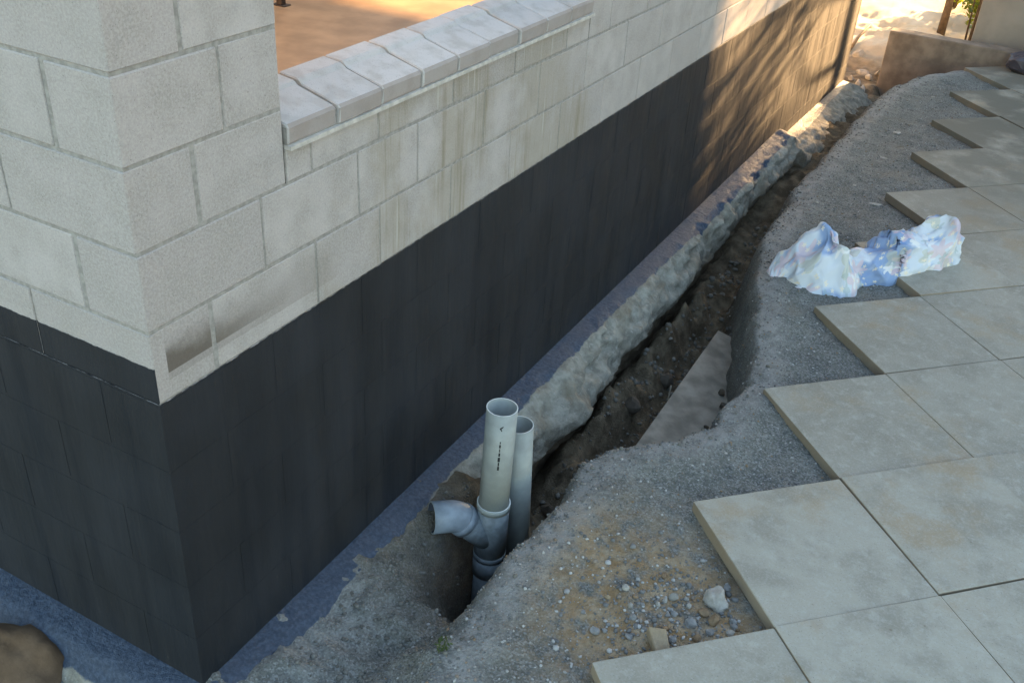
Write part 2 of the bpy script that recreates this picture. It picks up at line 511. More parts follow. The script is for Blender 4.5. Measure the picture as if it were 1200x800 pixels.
def lines(a, b, step, lo, hi, n):
    core = np.arange(a, b, step)
    l = a - np.geomspace(0.06, a - lo, n)[::-1]
    r = core[-1] + np.geomspace(0.06, hi - core[-1], n)
    return np.concatenate([l, core, r])
gx = lines(-0.85, 1.35, 0.0155, -400, 400, 34)
gy = lines(-0.70, 5.2, 0.0165, -400, -399, 2)[2:-2]
gy = np.concatenate([-0.70 - np.geomspace(0.06, 400, 34)[::-1], gy, np.arange(gy[-1] + 0.025, 10.5, 0.03), 10.5 + np.geomspace(0.06, 600, 40)])
GX, GY = np.meshgrid(gx, gy)
H, DR = ground_h(GX, GY)
ny_, nx_ = GX.shape
idx = np.arange(nx_ * ny_).reshape(ny_, nx_)
quads = np.stack([idx[:-1, :-1], idx[:-1, 1:], idx[1:, 1:], idx[1:, :-1]], -1).reshape(-1, 4)
me = bpy.data.meshes.new('ground')
me.vertices.add(nx_ * ny_)
me.vertices.foreach_set('co', np.stack([GX, GY, H], -1).astype(np.float32).ravel())
me.loops.add(len(quads) * 4)
me.loops.foreach_set('vertex_index', quads.ravel().astype(np.int32))
me.polygons.add(len(quads))
me.polygons.foreach_set('loop_start', np.arange(0, len(quads) * 4, 4, dtype=np.int32))
me.polygons.foreach_set('loop_total', np.full(len(quads), 4, dtype=np.int32))
me.update(calc_edges=True)
me.polygons.foreach_set('use_smooth', [True] * len(quads))
clay = np.exp(-(((GX - 1.04) / 0.34) ** 2 + ((GY - 0.92) / 0.34) ** 2)) * 1.7 + 0.5 * np.exp(-(((GX - 0.66) / 0.14) ** 2 + ((GY - 1.15) / 0.18) ** 2))
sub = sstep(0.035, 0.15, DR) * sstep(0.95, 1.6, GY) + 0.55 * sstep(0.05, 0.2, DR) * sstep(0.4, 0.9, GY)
dust = np.exp(-((DR + 0.05) / 0.07) ** 2) * sstep(-0.2, 0.6, GY) + 0.5 * sstep(0.35, 0.15, GX) * sstep(0.02, 0.3, GY) * sstep(0.75, 0.5, GY)
zone = np.stack([np.clip(clay, 0, 1), np.clip(sub, 0, 1), np.clip(dust, 0, 0.75), np.ones_like(clay)], -1).astype(np.float32)
ca = me.color_attributes.new('zone', 'FLOAT_COLOR', 'POINT')
ca.data.foreach_set('color', zone.ravel())
me.materials.append(M_GROUND)
ground = data_obj('ground', me)
tag(ground, kind='structure')

def gh(x, y):
    h_, _ = ground_h(np.array([[x]]), np.array([[y]]))
    return float(h_[0, 0])

# ------------------------------------------------------------------ footing along the wall
def build_footing():
    path = []
    for x in np.arange(-2.6, -0.0001, 0.04): path.append((x, 0.0, 0, -1, -x * -1))
    path.append((0.0, 0.0, 0.7071 * 1.414, -0.7071 * 1.414, 0.0))
    for y in np.arange(0.02, 8.12, 0.02): path.append((0.0, y, 1, 0, y))
    prof = [(-0.10, 0.0), (-0.02, 0.004), (0.012, 0.002), (0.03, -0.003), (0.055, -0.006), (0.08, -0.012), (0.10, -0.022), (0.125, -0.04),
            (0.145, -0.06), (0.165, -0.085), (0.185, -0.115), (0.20, -0.15), (0.205, -0.19), (0.195, -0.23), (0.165, -0.27), (0.13, -0.31),
            (0.11, -0.36), (0.10, -0.45), (0.09, -0.60), (0.08, -0.85)]
    prof = np.array(prof)
    pr = resample(prof, 46)
    ss = np.array([(t[4] if t[2] > 0.5 else t[0]) for t in path])
    yv = np.array([t[1] for t in path])
    wid = np.interp(yv, [0, 0.9, 1.2, 1.7, 2.08, 2.54, 3.28, 4.1, 5.0, 5.85, 6.0, 7.6, 8.1],
                    [1.0, 1.0, 0.75, 0.92, 1.30, 0.9, 1.02, 0.78, 0.72, 0.9, 1.3, 1.5, 1.6])
    drop = np.interp(yv, [5.88, 5.98, 8.1], [0, 0.10, 0.16])
    lip = np.exp(-((yv - 5.86) / 0.05) ** 2) * 0.02
    V = []; Z = []
    for i, (px, py, nx, ny, _s) in enumerate(path):
        s = ss[i]
        for j, (o, z) in enumerate(pr):
            k_ = max(0.0, (o - 0.03) / 0.17)
            amp = min(1.0, max(0, o - 0.05) / 0.08) if z > -0.2 else 1.0
            t = j * 0.06
            n1 = float(fbm(s * 4.5, t * 5 + 2, 81, 4)); n2 = float(vnoise(s * 34, t * 34, 83)); n3 = float(fbm(s * 10, t * 12, 85, 3))
            rg = 0.5 - abs(float(fbm(s * 6.5, t * 9 + 7, 87, 4)))
            oo = o * (1 + (wid[i] - 1) * min(1, max(0, k_))) + amp * (1.0 if yv[i] > 1.5 else 0.25) * (0.022 * n1 + 0.007 * n2 + 0.016 * n3 + 0.020 * rg)
            zz = z - drop[i] * (1 if o > -0.05 else 0) + lip[i] * (o > 0) + amp * (0.010 * n3 + 0.005 * n2 + 0.008 * rg) + 0.002 * n2 - (0.03 if (yv[i] < 1.4 and o > 0.1) else 0)
            V.append((px + nx * oo, py + ny * oo, zz))
            edge = np.interp(yv[i], [0, 0.5, 0.76, 1.24, 1.7, 3.2, 4.0, 4.75, 5.8, 8.1], [.125, .115, .125, .075, .092, .095, .11, .115, .11, .05])
            tar = 1 - sstep(edge - 0.03, edge + 0.03, oo) if z > -0.2 else 0
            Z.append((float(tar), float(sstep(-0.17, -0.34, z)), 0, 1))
    n = len(pr)
    F = []
    for i in range(len(path) - 1):
        for j in range(n - 1):
            a = i * n + j
            F.append((a, a + 1, a + n + 1, a + n))
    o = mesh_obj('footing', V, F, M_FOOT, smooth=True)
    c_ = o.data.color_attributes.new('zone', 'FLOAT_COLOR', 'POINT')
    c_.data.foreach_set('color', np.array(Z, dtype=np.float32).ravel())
    tag(o, kind='structure')
    return o
build_footing()

# ------------------------------------------------------------------ block building
house = empty('block_building')
tag(house, 'grey concrete block building with black bitumen coat round its base', 'building')
WT = 0.19
BLK = {}
def block_me(dx, dy, dz, bev=0.003):
    key = (round(dx, 3), round(dy, 3), round(dz, 3), bev)
    if key not in BLK:
        vs = []
        for q in range(3):
            vs.append(box_mesh('concrete_block', (0, 0, 0), (dx, dy, dz), bev, M_BLOCK, 1, 0.0006 if bev > .002 else 0.00005, q + len(BLK) * 5))
        BLK[key] = vs
    return random.choice(BLK[key])
nblk = [0]
def put_block(x0, y0, z0, dx, dy, dz, jit=0.0012):
    low = z0 < 0.95
    if low: jit = 0.0
    o = data_obj('concrete_block', block_me(dx, dy, dz, 0.0 if low else 0.0024), house,
                 (x0 + random.uniform(-jit, jit), y0 + random.uniform(-jit, jit) * .5, z0 + random.uniform(-jit, jit) * .6))
    o.rotation_euler = (0, 0, random.uniform(-1, 1) * (0.0 if low else 0.002))
    nblk[0] += 1
J = 0.0075
def run_right(js, z0, h=0.19):
    """blocks along the +Y wall between successive joint positions"""
    for a, b in zip(js[:-1], js[1:]):
        put_block(-WT, a + (J / 2 if a > 0 else 0), z0 + J / 2, WT, b - a - (J if a > 0 else J / 2), h)
def run_left(js, z0, h=0.19):
    for a, b in zip(js[:-1], js[1:]):
        put_block(-b + J / 2, 0, z0 + J / 2, b - a - (J if a > 0 else J / 2), WT, h)
END = 8.1
def seq(start, end, step=0.4):
    out = [start]
    while out[-1] + step < end - 0.05: out.append(round(out[-1] + step, 3))
    out.append(end)
    return out
for ci in range(-1, 7):
    z0 = 0.2 * ci
    if ci % 2 == 0:    # stretcher on the right face
        run_right([0, 0.4, 0.8, 1.1] + seq(1.5, END), z0)
        run_left([0.2, 0.6, 1.0], z0)
    else:              # header on the right face
        run_left([0, 0.4, 0.8, 1.2], z0)
        run_right([0.2, 0.6, 0.9] + seq(1.3, END), z0)
# pier and wall above sill level
for ci in range(7, 12):
    z0 = 0.2 * ci
    if ci == 8:
        run_right([0, 0.3, 0.5], z0); run_left([0.2, 0.6, 1.0], z0)
        run_right(seq(2.3, END), z0)
    elif ci % 2 == 0:
        run_right([0, 0.3, 0.5], z0); run_left([0.2, 0.6, 1.0], z0)
        run_right(seq(2.3, END), z0)
    else:
        run_left([0, 0.4, 0.8, 1.2], z0); run_right([0.2, 0.5], z0)
        run_right([2.3] + seq(2.5, END), z0)
# half-height course below the sill
js = [0.5, 0.6, 0.9, 1.3, 1.7, 2.1, 2.3]
for a, b in zip(js[:-1], js[1:]):
    put_block(-WT, a + J / 2, 1.4 + J / 2, WT, b - a - J, 0.088)
# mortar between the blocks, slightly raked above and nearly flush under the bitumen
bm = bmesh.new()
for z0, z1, rk in ((1.0, 1.4, 0.0028),):
    add_box(bm, (-WT + rk, rk, z0), (-rk, END - 0.004, z1))
    add_box(bm, (-3.6, rk, z0), (-WT + rk, WT - rk, z1))
add_box(bm, (-WT + 0.005, 0.5, 1.4), (-0.003, 2.3, 1.497))
add_box(bm, (-WT + 0.005, 0.003, 1.4), (-0.003, 0.496, 2.4))
add_box(bm, (-3.6, 0.003, 1.4), (-WT + 0.005, WT - 0.005, 2.4))
add_box(bm, (-WT + 0.005, 2.304, 1.4), (-0.003, END - 0.004, 2.4))
bm_obj('mortar', bm, M_MORTAR, house)
bm = bmesh.new()
add_box(bm, (-WT + 0.0009, 0.0009, -0.2), (-0.0009, END - 0.004, 1.0))
add_box(bm, (-3.6, 0.0009, -0.2), (-WT + 0.0009, WT - 0.0009, 1.0))
bm_obj('tarred_mortar', bm, M_BLOCK, house)
# remaining courses (far along the west side, above the opening)
bm = bmesh.new()
for ci in range(12, 15):
    z0 = 0.2 * ci
    jj = seq(0.0 if ci % 2 else 0.2, END)
    for a, b in zip(jj[:-1], jj[1:]):
        add_box(bm, (-WT, a + .005, z0 + .005), (0, b - .005, z0 + .195))
for ci in range(-1, 15):
    z0 = 0.2 * ci
    jj = seq((1.0 if ci % 2 == 0 else 1.2) if ci < 12 else (0.2 if ci % 2 else 0.4), 3.6)
    for a, b in zip(jj[:-1], jj[1:]):
        add_box(bm, (-b + .005, 0, z0 + .005), (-a - .005, WT, z0 + .195))
add_box(bm, (-WT + .006, .006, 2.4), (-.006, END - .01, 3.0))
add_box(bm, (-3.6, .006, 2.4), (-WT + .006, WT - .006, 3.0))
uc = bm_obj('block_courses', bm, M_BLOCK, house)
uc['kind'] = 'stuff'
# sill: pale bed joint and sloped sill blocks with an upstand at the back
bm = bmesh.new()
add_box(bm, (-0.17, 0.502, 1.4925), (0.019, 2.298, 1.5036))
for v in bm.verts: v.co.x += 0.0
bm_obj('mortar_bed', bm, M_BED, house)
prof = [(0.009, 1.5038), (0.012, 1.510), (0.014, 1.548), (0.008, 1.557), (-0.112, 1.588), (-0.122, 1.597), (-0.130, 1.600), (-0.186, 1.606), (-0.190, 1.600), (-0.190, 1.5035)]
sill_me = []
for q in range(3):
    rr = random.Random(q)
    V = []; F = []
    L = 0.192
    for yy_, ins in ((0.0, 0.003), (0.004, 0.0), (L - 0.004, 0.0), (L, 0.003)):
        for (px, pz) in prof:
            cx, cz = -0.08, 1.55
            V.append((px - ins * (1 if px > cx else -1) + rr.uniform(-.0008, .0008), yy_, pz - ins * (1 if pz > cz else -0.2) + rr.uniform(-.0008, .0008)))
    n = len(prof)
    for i in range(3):
        for j in range(n):
            a = i * n + j; b = i * n + (j + 1) % n
            F.append((a, a + n, b + n, b))
    F.append(tuple(range(n))); F.append(tuple(range(3 * n, 4 * n))[::-1])
    m_ = bpy.data.meshes.new('sill_block'); m_.from_pydata(V, [], F); m_.update()
    b_ = bmesh.new(); b_.from_mesh(m_); bmesh.ops.recalc_face_normals(b_, faces=b_.faces[:]); b_.to_mesh(m_); b_.free()
    m_.materials.append(M_SILL); sill_me.append(m_)
for q in range(9):
    o = data_obj('sill_block', sill_me[q % 3], house, (random.uniform(-.002, .002), 0.504 + 0.2 * q, random.uniform(0, .0012)))
    o.rotation_euler = (0, random.uniform(-.003, .003), random.uniform(-.003, .003))
bm = bmesh.new()
add_box(bm, (-0.183, 0.503, 1.5034), (0.006, 2.297, 1.549))
add_box(bm, (-0.183, 0.503, 1.549), (-0.06, 2.297, 1.565))
add_box(bm, (-0.183, 0.503, 1.565), (-0.128, 2.297, 1.594))
bm_obj('sill_mortar', bm, M_MORTAR, house)
# inside: slab and far walls (roof left off so skylight brightens the floor)
M_SLAB = simple_mat('interior_slab', (0.30, 0.20, 0.115), 0.25, 5, 0.42, 0.5, 0.15, 0.003)
M_INNER = simple_mat('inner_render', (0.36, 0.31, 0.25), 0.12, 8)
FZ = 1.05
house_slab = data_obj('floor_slab', box_mesh('floor_slab', (-3.41, 0.2, FZ - 0.12), (-0.2, 7.9, FZ), 0, M_SLAB), house)
bm = bmesh.new()
add_box(bm, (-3.6, 0.2, -0.2), (-3.41, END, 3.0))
add_box(bm, (-3.41, 7.91, -0.2), (-0.2, END, FZ - 0.05))
add_box(bm, (-3.41, 7.91, FZ - 0.05), (-1.2, END, 3.0))
add_box(bm, (-1.2, 7.91, 2.26), (-0.2, END, 3.0))
bm_obj('back_wall', bm, M_INNER, house)

# prop standing on the slab inside
prop = empty('steel_prop', (-2.165, 3.0, FZ))
tag(prop, 'dark square steel post with small foot plate on the brown floor inside', 'post')
M_STEEL = simple_mat('dark_steel', (0.045, 0.035, 0.03), 0.2, 30, 0.6)
data_obj('shaft', box_mesh('shaft', (-0.019, -0.019, 0.006), (0.019, 0.019, 1.95), 0.003, M_STEEL), prop)
data_obj('foot_plate', box_mesh('foot_plate', (-0.045, -0.03, 0.0), (0.045, 0.03, 0.006), 0.001, M_STEEL), prop)

# ------------------------------------------------------------------ diagonal paving
paving = empty('paving')
tag(paving, kind='structure')
MOD = 0.606; SQ = math.sqrt(2) * MOD
PX0, PY0, PZ = 0.958, 1.458, 0.101
PT = 0.05
pav_me = [box_mesh('paver', (-0.3013, -0.3013, -PT), (0.3013, 0.3013, 0), 0.004, M_PAVER, 2, 0.0006, 90 + q) for q in range(4)]
for col in range(0, 8):
    for row in range(-5, 10):
        cx = PX0 + SQ / 2 + col * SQ / 2
        cy = PY0 + row * SQ + (SQ / 2 if col % 2 else 0)
        if cy > 8.35 or cy < -2.6: continue
        rr = random.Random(col * 97 + row)
        o = data_obj('paver', rr.choice(pav_me), paving, (cx + rr.uniform(-.003, .003), cy + rr.uniform(-.003, .003), PZ + rr.uniform(-.004, .003)))
        o.rotation_euler = (rr.uniform(-.004, .004), rr.uniform(-.004, .004), R(45) + rr.uniform(-.006, .006) + (math.pi / 2) * rr.randint(0, 3))

# ------------------------------------------------------------------ pipes
def tube(name, pts, r, wall, mat, parent=None, seg=36, cap=True, rim_mat=None, in_mat=None):
    """open hollow tube swept along pts"""
    pts = [Vector(p_) for p_ in pts]
    n = len(pts)
    rings = []
    T0 = None; U = None
    V = []
    frames = []
    for i in range(n):
        t = (pts[min(i + 1, n - 1)] - pts[max(i - 1, 0)]).normalized()
        if U is None:
            U = t.orthogonal().normalized()
        else:
            U = (U - t * U.dot(t)).normalized()
        W_ = t.cross(U)
        frames.append((pts[i], U.copy(), W_))
    def ring(fr, rad):
        c_, u, v_ = fr
        s = len(V)
        for q in range(seg):
            a = 2 * math.pi * q / seg
            V.append(c_ + (u * math.cos(a) + v_ * math.sin(a)) * rad)
        return s
    outer = [ring(f, r) for f in frames]
    inner = [ring(f, r - wall) for f in frames]
    F = []; mi = []
    for A in (outer, inner):
        for i in range(n - 1):
            for q in range(seg):
                q2 = (q + 1) % seg
                f = (A[i] + q, A[i] + q2, A[i + 1] + q2, A[i + 1] + q)
                F.append(f if A is outer else f[::-1]); mi.append(0 if A is outer or not in_mat else 2)
    for e_ in (0, n - 1):
        for q in range(seg):
            q2 = (q + 1) % seg
            f = (outer[e_] + q, outer[e_] + q2, inner[e_] + q2, inner[e_] + q)
            F.append(f[::-1] if e_ == 0 else f); mi.append(1 if rim_mat else 0)
    o = mesh_obj(name, V, F, mat, parent, smooth=True)
    if rim_mat: o.data.materials.append(rim_mat)
    if in_mat: o.data.materials.append(in_mat)
    o.data.polygons.foreach_set('material_index', mi)
    for q, pl in enumerate(o.data.polygons):
        if q >= 2 * (n - 1) * seg: pl.use_smooth = False
    return o

PR = 0.055
base = Vector((0.305, 1.148, -0.42)); top = Vector((0.322, 1.153, 0.439))
ax = (top - base).normalized()
def pz(z): return base + ax * ((z - base.z) / ax.z)
pipe = empty('drain_pipe', tuple(base))
tag(pipe, 'taller grey plastic drain pipe with side elbow standing in the dug pocket', 'pipe')
def L_(p_): return Vector(p_) - base
tube('upright', [L_(pz(0.0 - 0.03)), L_(pz(0.2)), L_(top)], PR, 0.0035, M_PVC, pipe, 40, rim_mat=M_PVC_RIM)
fit = tube('junction', [L_(pz(-0.235)), L_(pz(-0.1)), L_(pz(0.012))], PR + 0.0055, 0.0052, M_PVC_DK, pipe, 40, rim_mat=M_PVC)
tube('collar', [L_(pz(-0.012)), L_(pz(0.014))], PR + 0.0072, 0.0045, M_PVC, fit, 40, rim_mat=M_PVC_RIM)
tube('collar', [L_(pz(-0.25)), L_(pz(-0.225))], PR + 0.007, 0.0066, M_PVC_DK, fit, 40, rim_mat=M_PVC)
tube('socket', [L_(pz(-0.33)), L_(pz(-0.25))], PR + 0.0062, 0.006, M_PVC_DK, pipe, 40, rim_mat=M_PVC)
tube('lower_pipe', [L_(pz(-0.62)), L_(pz(-0.3))], PR, 0.0035, M_PVC_DK, pipe, 40)
# branch leaving the junction upwards at 45 degrees, then an elbow turning level towards the wall
dirh = Vector((-0.70, -0.715, 0)).normalized()
c0 = pz(-0.165)
up = (dirh + Vector((0, 0, 1))).normalized()
pA = c0 + up * 0.02; pB = c0 + up * 0.160
tube('branch', [L_(pA), L_(pB)], PR + 0.001, 0.004, M_PVC_DK, fit, 36)
pts = []
rad = 0.085
# arc from direction up (45 deg) to slightly drooping horizontal
cen = pB + (dirh - Vector((0, 0, 1))).normalized() * rad
for q in range(13):
    a = R(45) - R(41) * q / 12
    pts.append(cen + (Vector((0, 0, 1)) * math.cos(R(45) - a - 0) + 0 * dirh) * 0 + Vector((0, 0, 1)) * rad * math.cos(a) - dirh * rad * math.sin(a))
dl = (pts[-1] - pts[-2]).normalized()
pts.append(pts[-1] + dl * 0.062)
elb = tube('elbow', [L_(q_) for q_ in pts], PR + 0.0045, 0.005, M_PVC_BL, pipe, 36, rim_mat=M_PVC, in_mat=M_PVC_IN)
tube('collar', [L_(pB - up * 0.02), L_(pB + up * 0.012)], PR + 0.0075, 0.007, M_PVC_BL, elb, 36)
# printed marks on the upright, facing the viewer's side of the yard
def print_mark(z0, z1, wdeg, a0):
    V = []; F = []
    for i, z_ in enumerate((z0, z1)):
        for q in range(5):
            a = a0 + R(wdeg) * (q / 4 - 0.5)
            c_ = L_(pz(z_))
            V.append(c_ + Vector((math.cos(a), math.sin(a), 0)) * (PR + 0.0006))
    for q in range(4): F.append((q, q + 1, q + 6, q + 5))
    mesh_obj('print_mark', V, F, M_INK, pipe)
A0 = math.atan2(-1.327 - 1.15, 1.612 - 0.32) + 0.06
for (za, zb, wd) in ((0.205, 0.222, 6), (0.224, 0.240, 4), (0.243, 0.262, 7), (0.267, 0.282, 5), (0.286, 0.300, 3), (0.304, 0.318, 5), (0.322, 0.331, 3)):
    print_mark(za, zb, wd * 1.2, A0)
# little arrow mark
ca_ = []
for (aa, zz) in ((-7, 0.388), (7, 0.398), (5, 0.391), (-1, 0.386), (3, 0.378), (1, 0.375)):
    a = A0 + R(aa); ca_.append(L_(pz(zz)) + Vector((math.cos(a), math.sin(a), 0)) * (PR + 0.0007))
mesh_obj('print_mark', ca_, [(0, 3, 2, 1), (0, 5, 4, 3)], M_INK, pipe)

b2 = Vector((0.335, 1.33, -0.55)); t2 = Vector((0.312, 1.312, 0.262))
pipe2 = empty('drain_pipe', tuple(b2))
tag(pipe2, 'shorter plain grey plastic drain pipe tucked behind the taller one', 'pipe')
tube('upright', [(0, 0, 0), (t2 - b2) * .5, t2 - b2], PR, 0.0035, M_PVC, pipe2, 40, rim_mat=M_PVC_RIM)

# ------------------------------------------------------------------ stones and lumps
def rock_mesh(name, size, seed, mat, subdiv=2, chunk=0.35, facet=5):
    rr = random.Random(seed)
    bm = bmesh.new()
    bmesh.ops.create_icosphere(bm, subdivisions=subdiv, radius=1.0)
    planes = []
    for q in range(facet):
        v = Vector((rr.gauss(0, 1), rr.gauss(0, 1), rr.gauss(0, 1))).normalized()
        planes.append((v, rr.uniform(0.55, 0.85)))
    for v in bm.verts:
        c_ = v.co.copy()
        for n_, d_ in planes:
            e_ = c_.dot(n_) - d_
            if e_ > 0: c_ -= n_ * e_ * 0.9
        nz = float(vnoise(np.array(c_.x * 2.2 + seed * 3.1), np.array(c_.y * 2.2 + c_.z * 1.7), seed))
        c_ *= 1 + chunk * 0.35 * nz + rr.uniform(-.03, .03)
        v.co = Vector((c_.x * size[0], c_.y * size[1], c_.z * size[2]))
    me_ = bpy.data.meshes.new(name)
    bm.to_mesh(me_); bm.free()
    me_.materials.append(mat)
    return me_
def put_rock(name, me_, x, y, sz, rz, label, cat='rock', group=None, dz=0.0):
    o = data_obj(name, me_, None, (x, y, gh(x, y) + sz * 0.45 + dz), (random.uniform(-.3, .3), random.uniform(-.3, .3), rz))
    tag(o, label, cat, group)
    return o
put_rock('rock', rock_mesh('rock', (0.040, 0.047, 0.036), 3, M_ROCK_PALE, 3, 0.5, 3), 1.185, 1.085, 0.034, 0.5, 'largest pale rounded rock resting against the paver edge', 'rock')
# wedge-shaped broken stone
wv = [(-.055, -.03, -.015), (.05, -.022, -.015), (.055, .028, -.015), (-.04, .035, -.015), (-.05, -.025, .030), (.046, -.018, .004), (.05, .022, .000), (-.036, .028, .026)]
wf = [(0, 3, 2, 1), (4, 5, 6, 7), (0, 1, 5, 4), (1, 2, 6, 5), (2, 3, 7, 6), (3, 0, 4, 7)]
bm = bmesh.new()
vv = [bm.verts.new(q) for q in wv]
for f in wf: bm.faces.new([vv[i] for i in f])
bmesh.ops.bevel(bm, geom=bm.edges[:], offset=0.003, segments=1, affect='EDGES')
wd = bm_obj('broken_stone', bm, M_ROCK_TAN)
wd.location = (1.10, 0.80, gh(1.10, 0.80) + 0.014); wd.rotation_euler = (0.05, 0.1, R(-52))
tag(wd, 'flat tan wedge of broken stone leaning by the lowest paver', 'stone')
o = put_rock('rock', rock_mesh('rock', (0.03, 0.022, 0.016), 12, M_ROCK_PALE, 2), 0.512, 1.515, 0.016, 0.4, 'pale rock on the trench crest behind the pipes', 'rock')
# tan chip stuck in the bank beside the pipe
o = data_obj('stone_chip', rock_mesh('stone_chip', (0.016, 0.012, 0.05), 19, M_ROCK_TAN, 2, 0.3, 6), None, (0.408, 0.985, gh(0.408, 0.985) + 0.02), (0.2, 0.25, 0.4))
tag(o, 'tan stone chip sticking out of the bank at the pipe foot', 'stone')
# brown lump at the left corner of the building
o = data_obj('sandstone_lump', rock_mesh('sandstone_lump', (0.19, 0.15, 0.16), 27, M_ROCK_BRN, 4, 0.5, 7), None, (-0.60, -0.20, -0.14), (0.1, 0.05, 0.3))
o.data.polygons.foreach_set('use_smooth', [True] * len(o.data.polygons))
tag(o, 'big brown sandstone lump lying against the left side footing', 'rock')
# handful of small stones between the pavers and the bank
small = []
for (x, y, s, m_) in [(0.905, 0.75, .017, 'g'), (0.93, 0.77, .011, 'g'), (1.005, 0.785, .013, 'g'), (1.03, 0.77, .010, 't'), (0.985, 0.862, .015, 'g'), (1.075, 0.935, .012, 'g'),
                      (1.09, 0.955, .013, 'g'), (1.06, 1.02, .016, 'p'), (1.10, 1.045, .011, 'p'), (1.118, 1.015, .012, 'p'), (0.915, 0.96, .017, 'p'), (0.88, 0.90, .012, 't'),
                      (1.21, 0.995, .022, 'c'), (1.17, 1.01, .019, 'c'), (1.26, 1.03, .014, 'g'), (1.275, 1.005, .014, 'g'), (1.272, 0.972, .015, 'p'), (1.215, 0.94, .014, 'g'),
                      (1.15, 0.94, .021, 'g'), (1.19, 0.895, .016, 'c'), (1.125, 0.845, .014, 'g'), (1.285, 1.005, .011, 'c'), (1.135, 1.35, .016, 'c'), (1.15, 1.315, .012, 'g'),
                      (1.20, 1.17, .015, 'g'), (1.045, 0.99, .011, 'p'), (1.03, 0.96, .012, 'p'), (1.07, 0.965, .008, 'g'), (0.84, 0.80, .010, 'g'), (0.96, 0.90, .011, 'p'), (1.0, 1.09, .012, 'c')]:
    small.append((x, y, s, m_))
mm = {'g': M_ROCK_GREY, 'p': M_ROCK_PALE, 't': M_ROCK_TAN, 'c': M_ROCK_CLAY}
ll = {'g': 'small grey stone lying on the clay patch between the pavers and bank', 'p': 'small pale stone lying on the clay patch between the pavers and bank',
      't': 'small tan stone lying on the clay patch between the pavers and bank', 'c': 'small orange clay lump lying beside the pavers near the largest rock'}
nm = {'g': 'grey_stone', 'p': 'pale_stone', 't': 'tan_stone', 'c': 'clay_lump'}
for q, (x, y, s, m_) in enumerate(small):
    me_ = rock_mesh(nm[m_], (s * random.uniform(.85, 1.2), s * random.uniform(.8, 1.1), s * random.uniform(.65, .9)), 40 + q, mm[m_], 1 if s < .013 else 2, 0.4, 6)
    put_rock(nm[m_], me_, x, y, s * .8, random.uniform(0, 6), ll[m_], 'stone', nm[m_].replace('_', ' ') + 's on the clay patch')
# broken concrete flakes on the far bare ground
for q, (x, y, s) in enumerate([(0.80, 5.65, .035), (0.78, 6.25, .045), (0.62, 4.55, .025), (0.93, 4.80, .05), (0.86, 7.3, .03), (0.99, 7.55, .03), (0.69, 3.86, .028), (0.75, 5.0, .022)]):
    me_ = rock_mesh('concrete_flake', (s, s * .6, s * .16), 90 + q, M_ROCK_PALE, 1, .4, 6)
    o = data_obj('concrete_flake', me_, None, (x, y, gh(x, y) + s * .07), (0.03, 0.05, q * 1.1))
    tag(o, 'flat pale concrete flake on the bare ground between trench and far pavers', 'debris', 'concrete flakes on bare ground')
# clods in the trench
for q, (x, y, s) in enumerate([(0.33, 2.15, .05), (0.37, 2.35, .045), (0.30, 2.6, .06), (0.42, 2.02, .04), (0.33, 3.0, .055),  (0.45, 3.35, .05), (0.27, 1.75, .045)]):
    me_ = rock_mesh('earth_clod', (s, s * .8, s * .65), 120 + q, rock_mat('earth_clod', (0.07, 0.055, 0.04), (0.13, 0.105, 0.078), 18) if q == 0 else bpy.data.materials['earth_clod'], 2, .5, 6)
    o = data_obj('earth_clod', me_, None, (x, y, gh(x, y) + s * .3), (q * .3, q * .5, q))
    tag(o, 'brown earth clod lying down in the trench', 'clod', 'earth clods in the trench')

for q, (x, y, s) in enumerate([(0.76, 2.35, .04), (0.78, 2.50, .05), (0.74, 2.66, .035), (0.76, 2.82, .05), (0.70, 2.95, .04), (0.72, 2.45, .022), (0.69, 2.76, .025), (0.72, 3.08, .045)]):
    me_ = rock_mesh('earth_crumb', (s, s * .8, s * .65), 220 + q, bpy.data.materials['earth_clod'], 2, .5, 6)
    o = data_obj('earth_crumb', me_, None, (x, y, -0.288 - (x - 0.665) * 0.21 + s * .35), (q * .3, q * .5, q))
    tag(o, 'lump of fallen earth resting on the board in the trench', 'clod', 'earth lumps on the board')

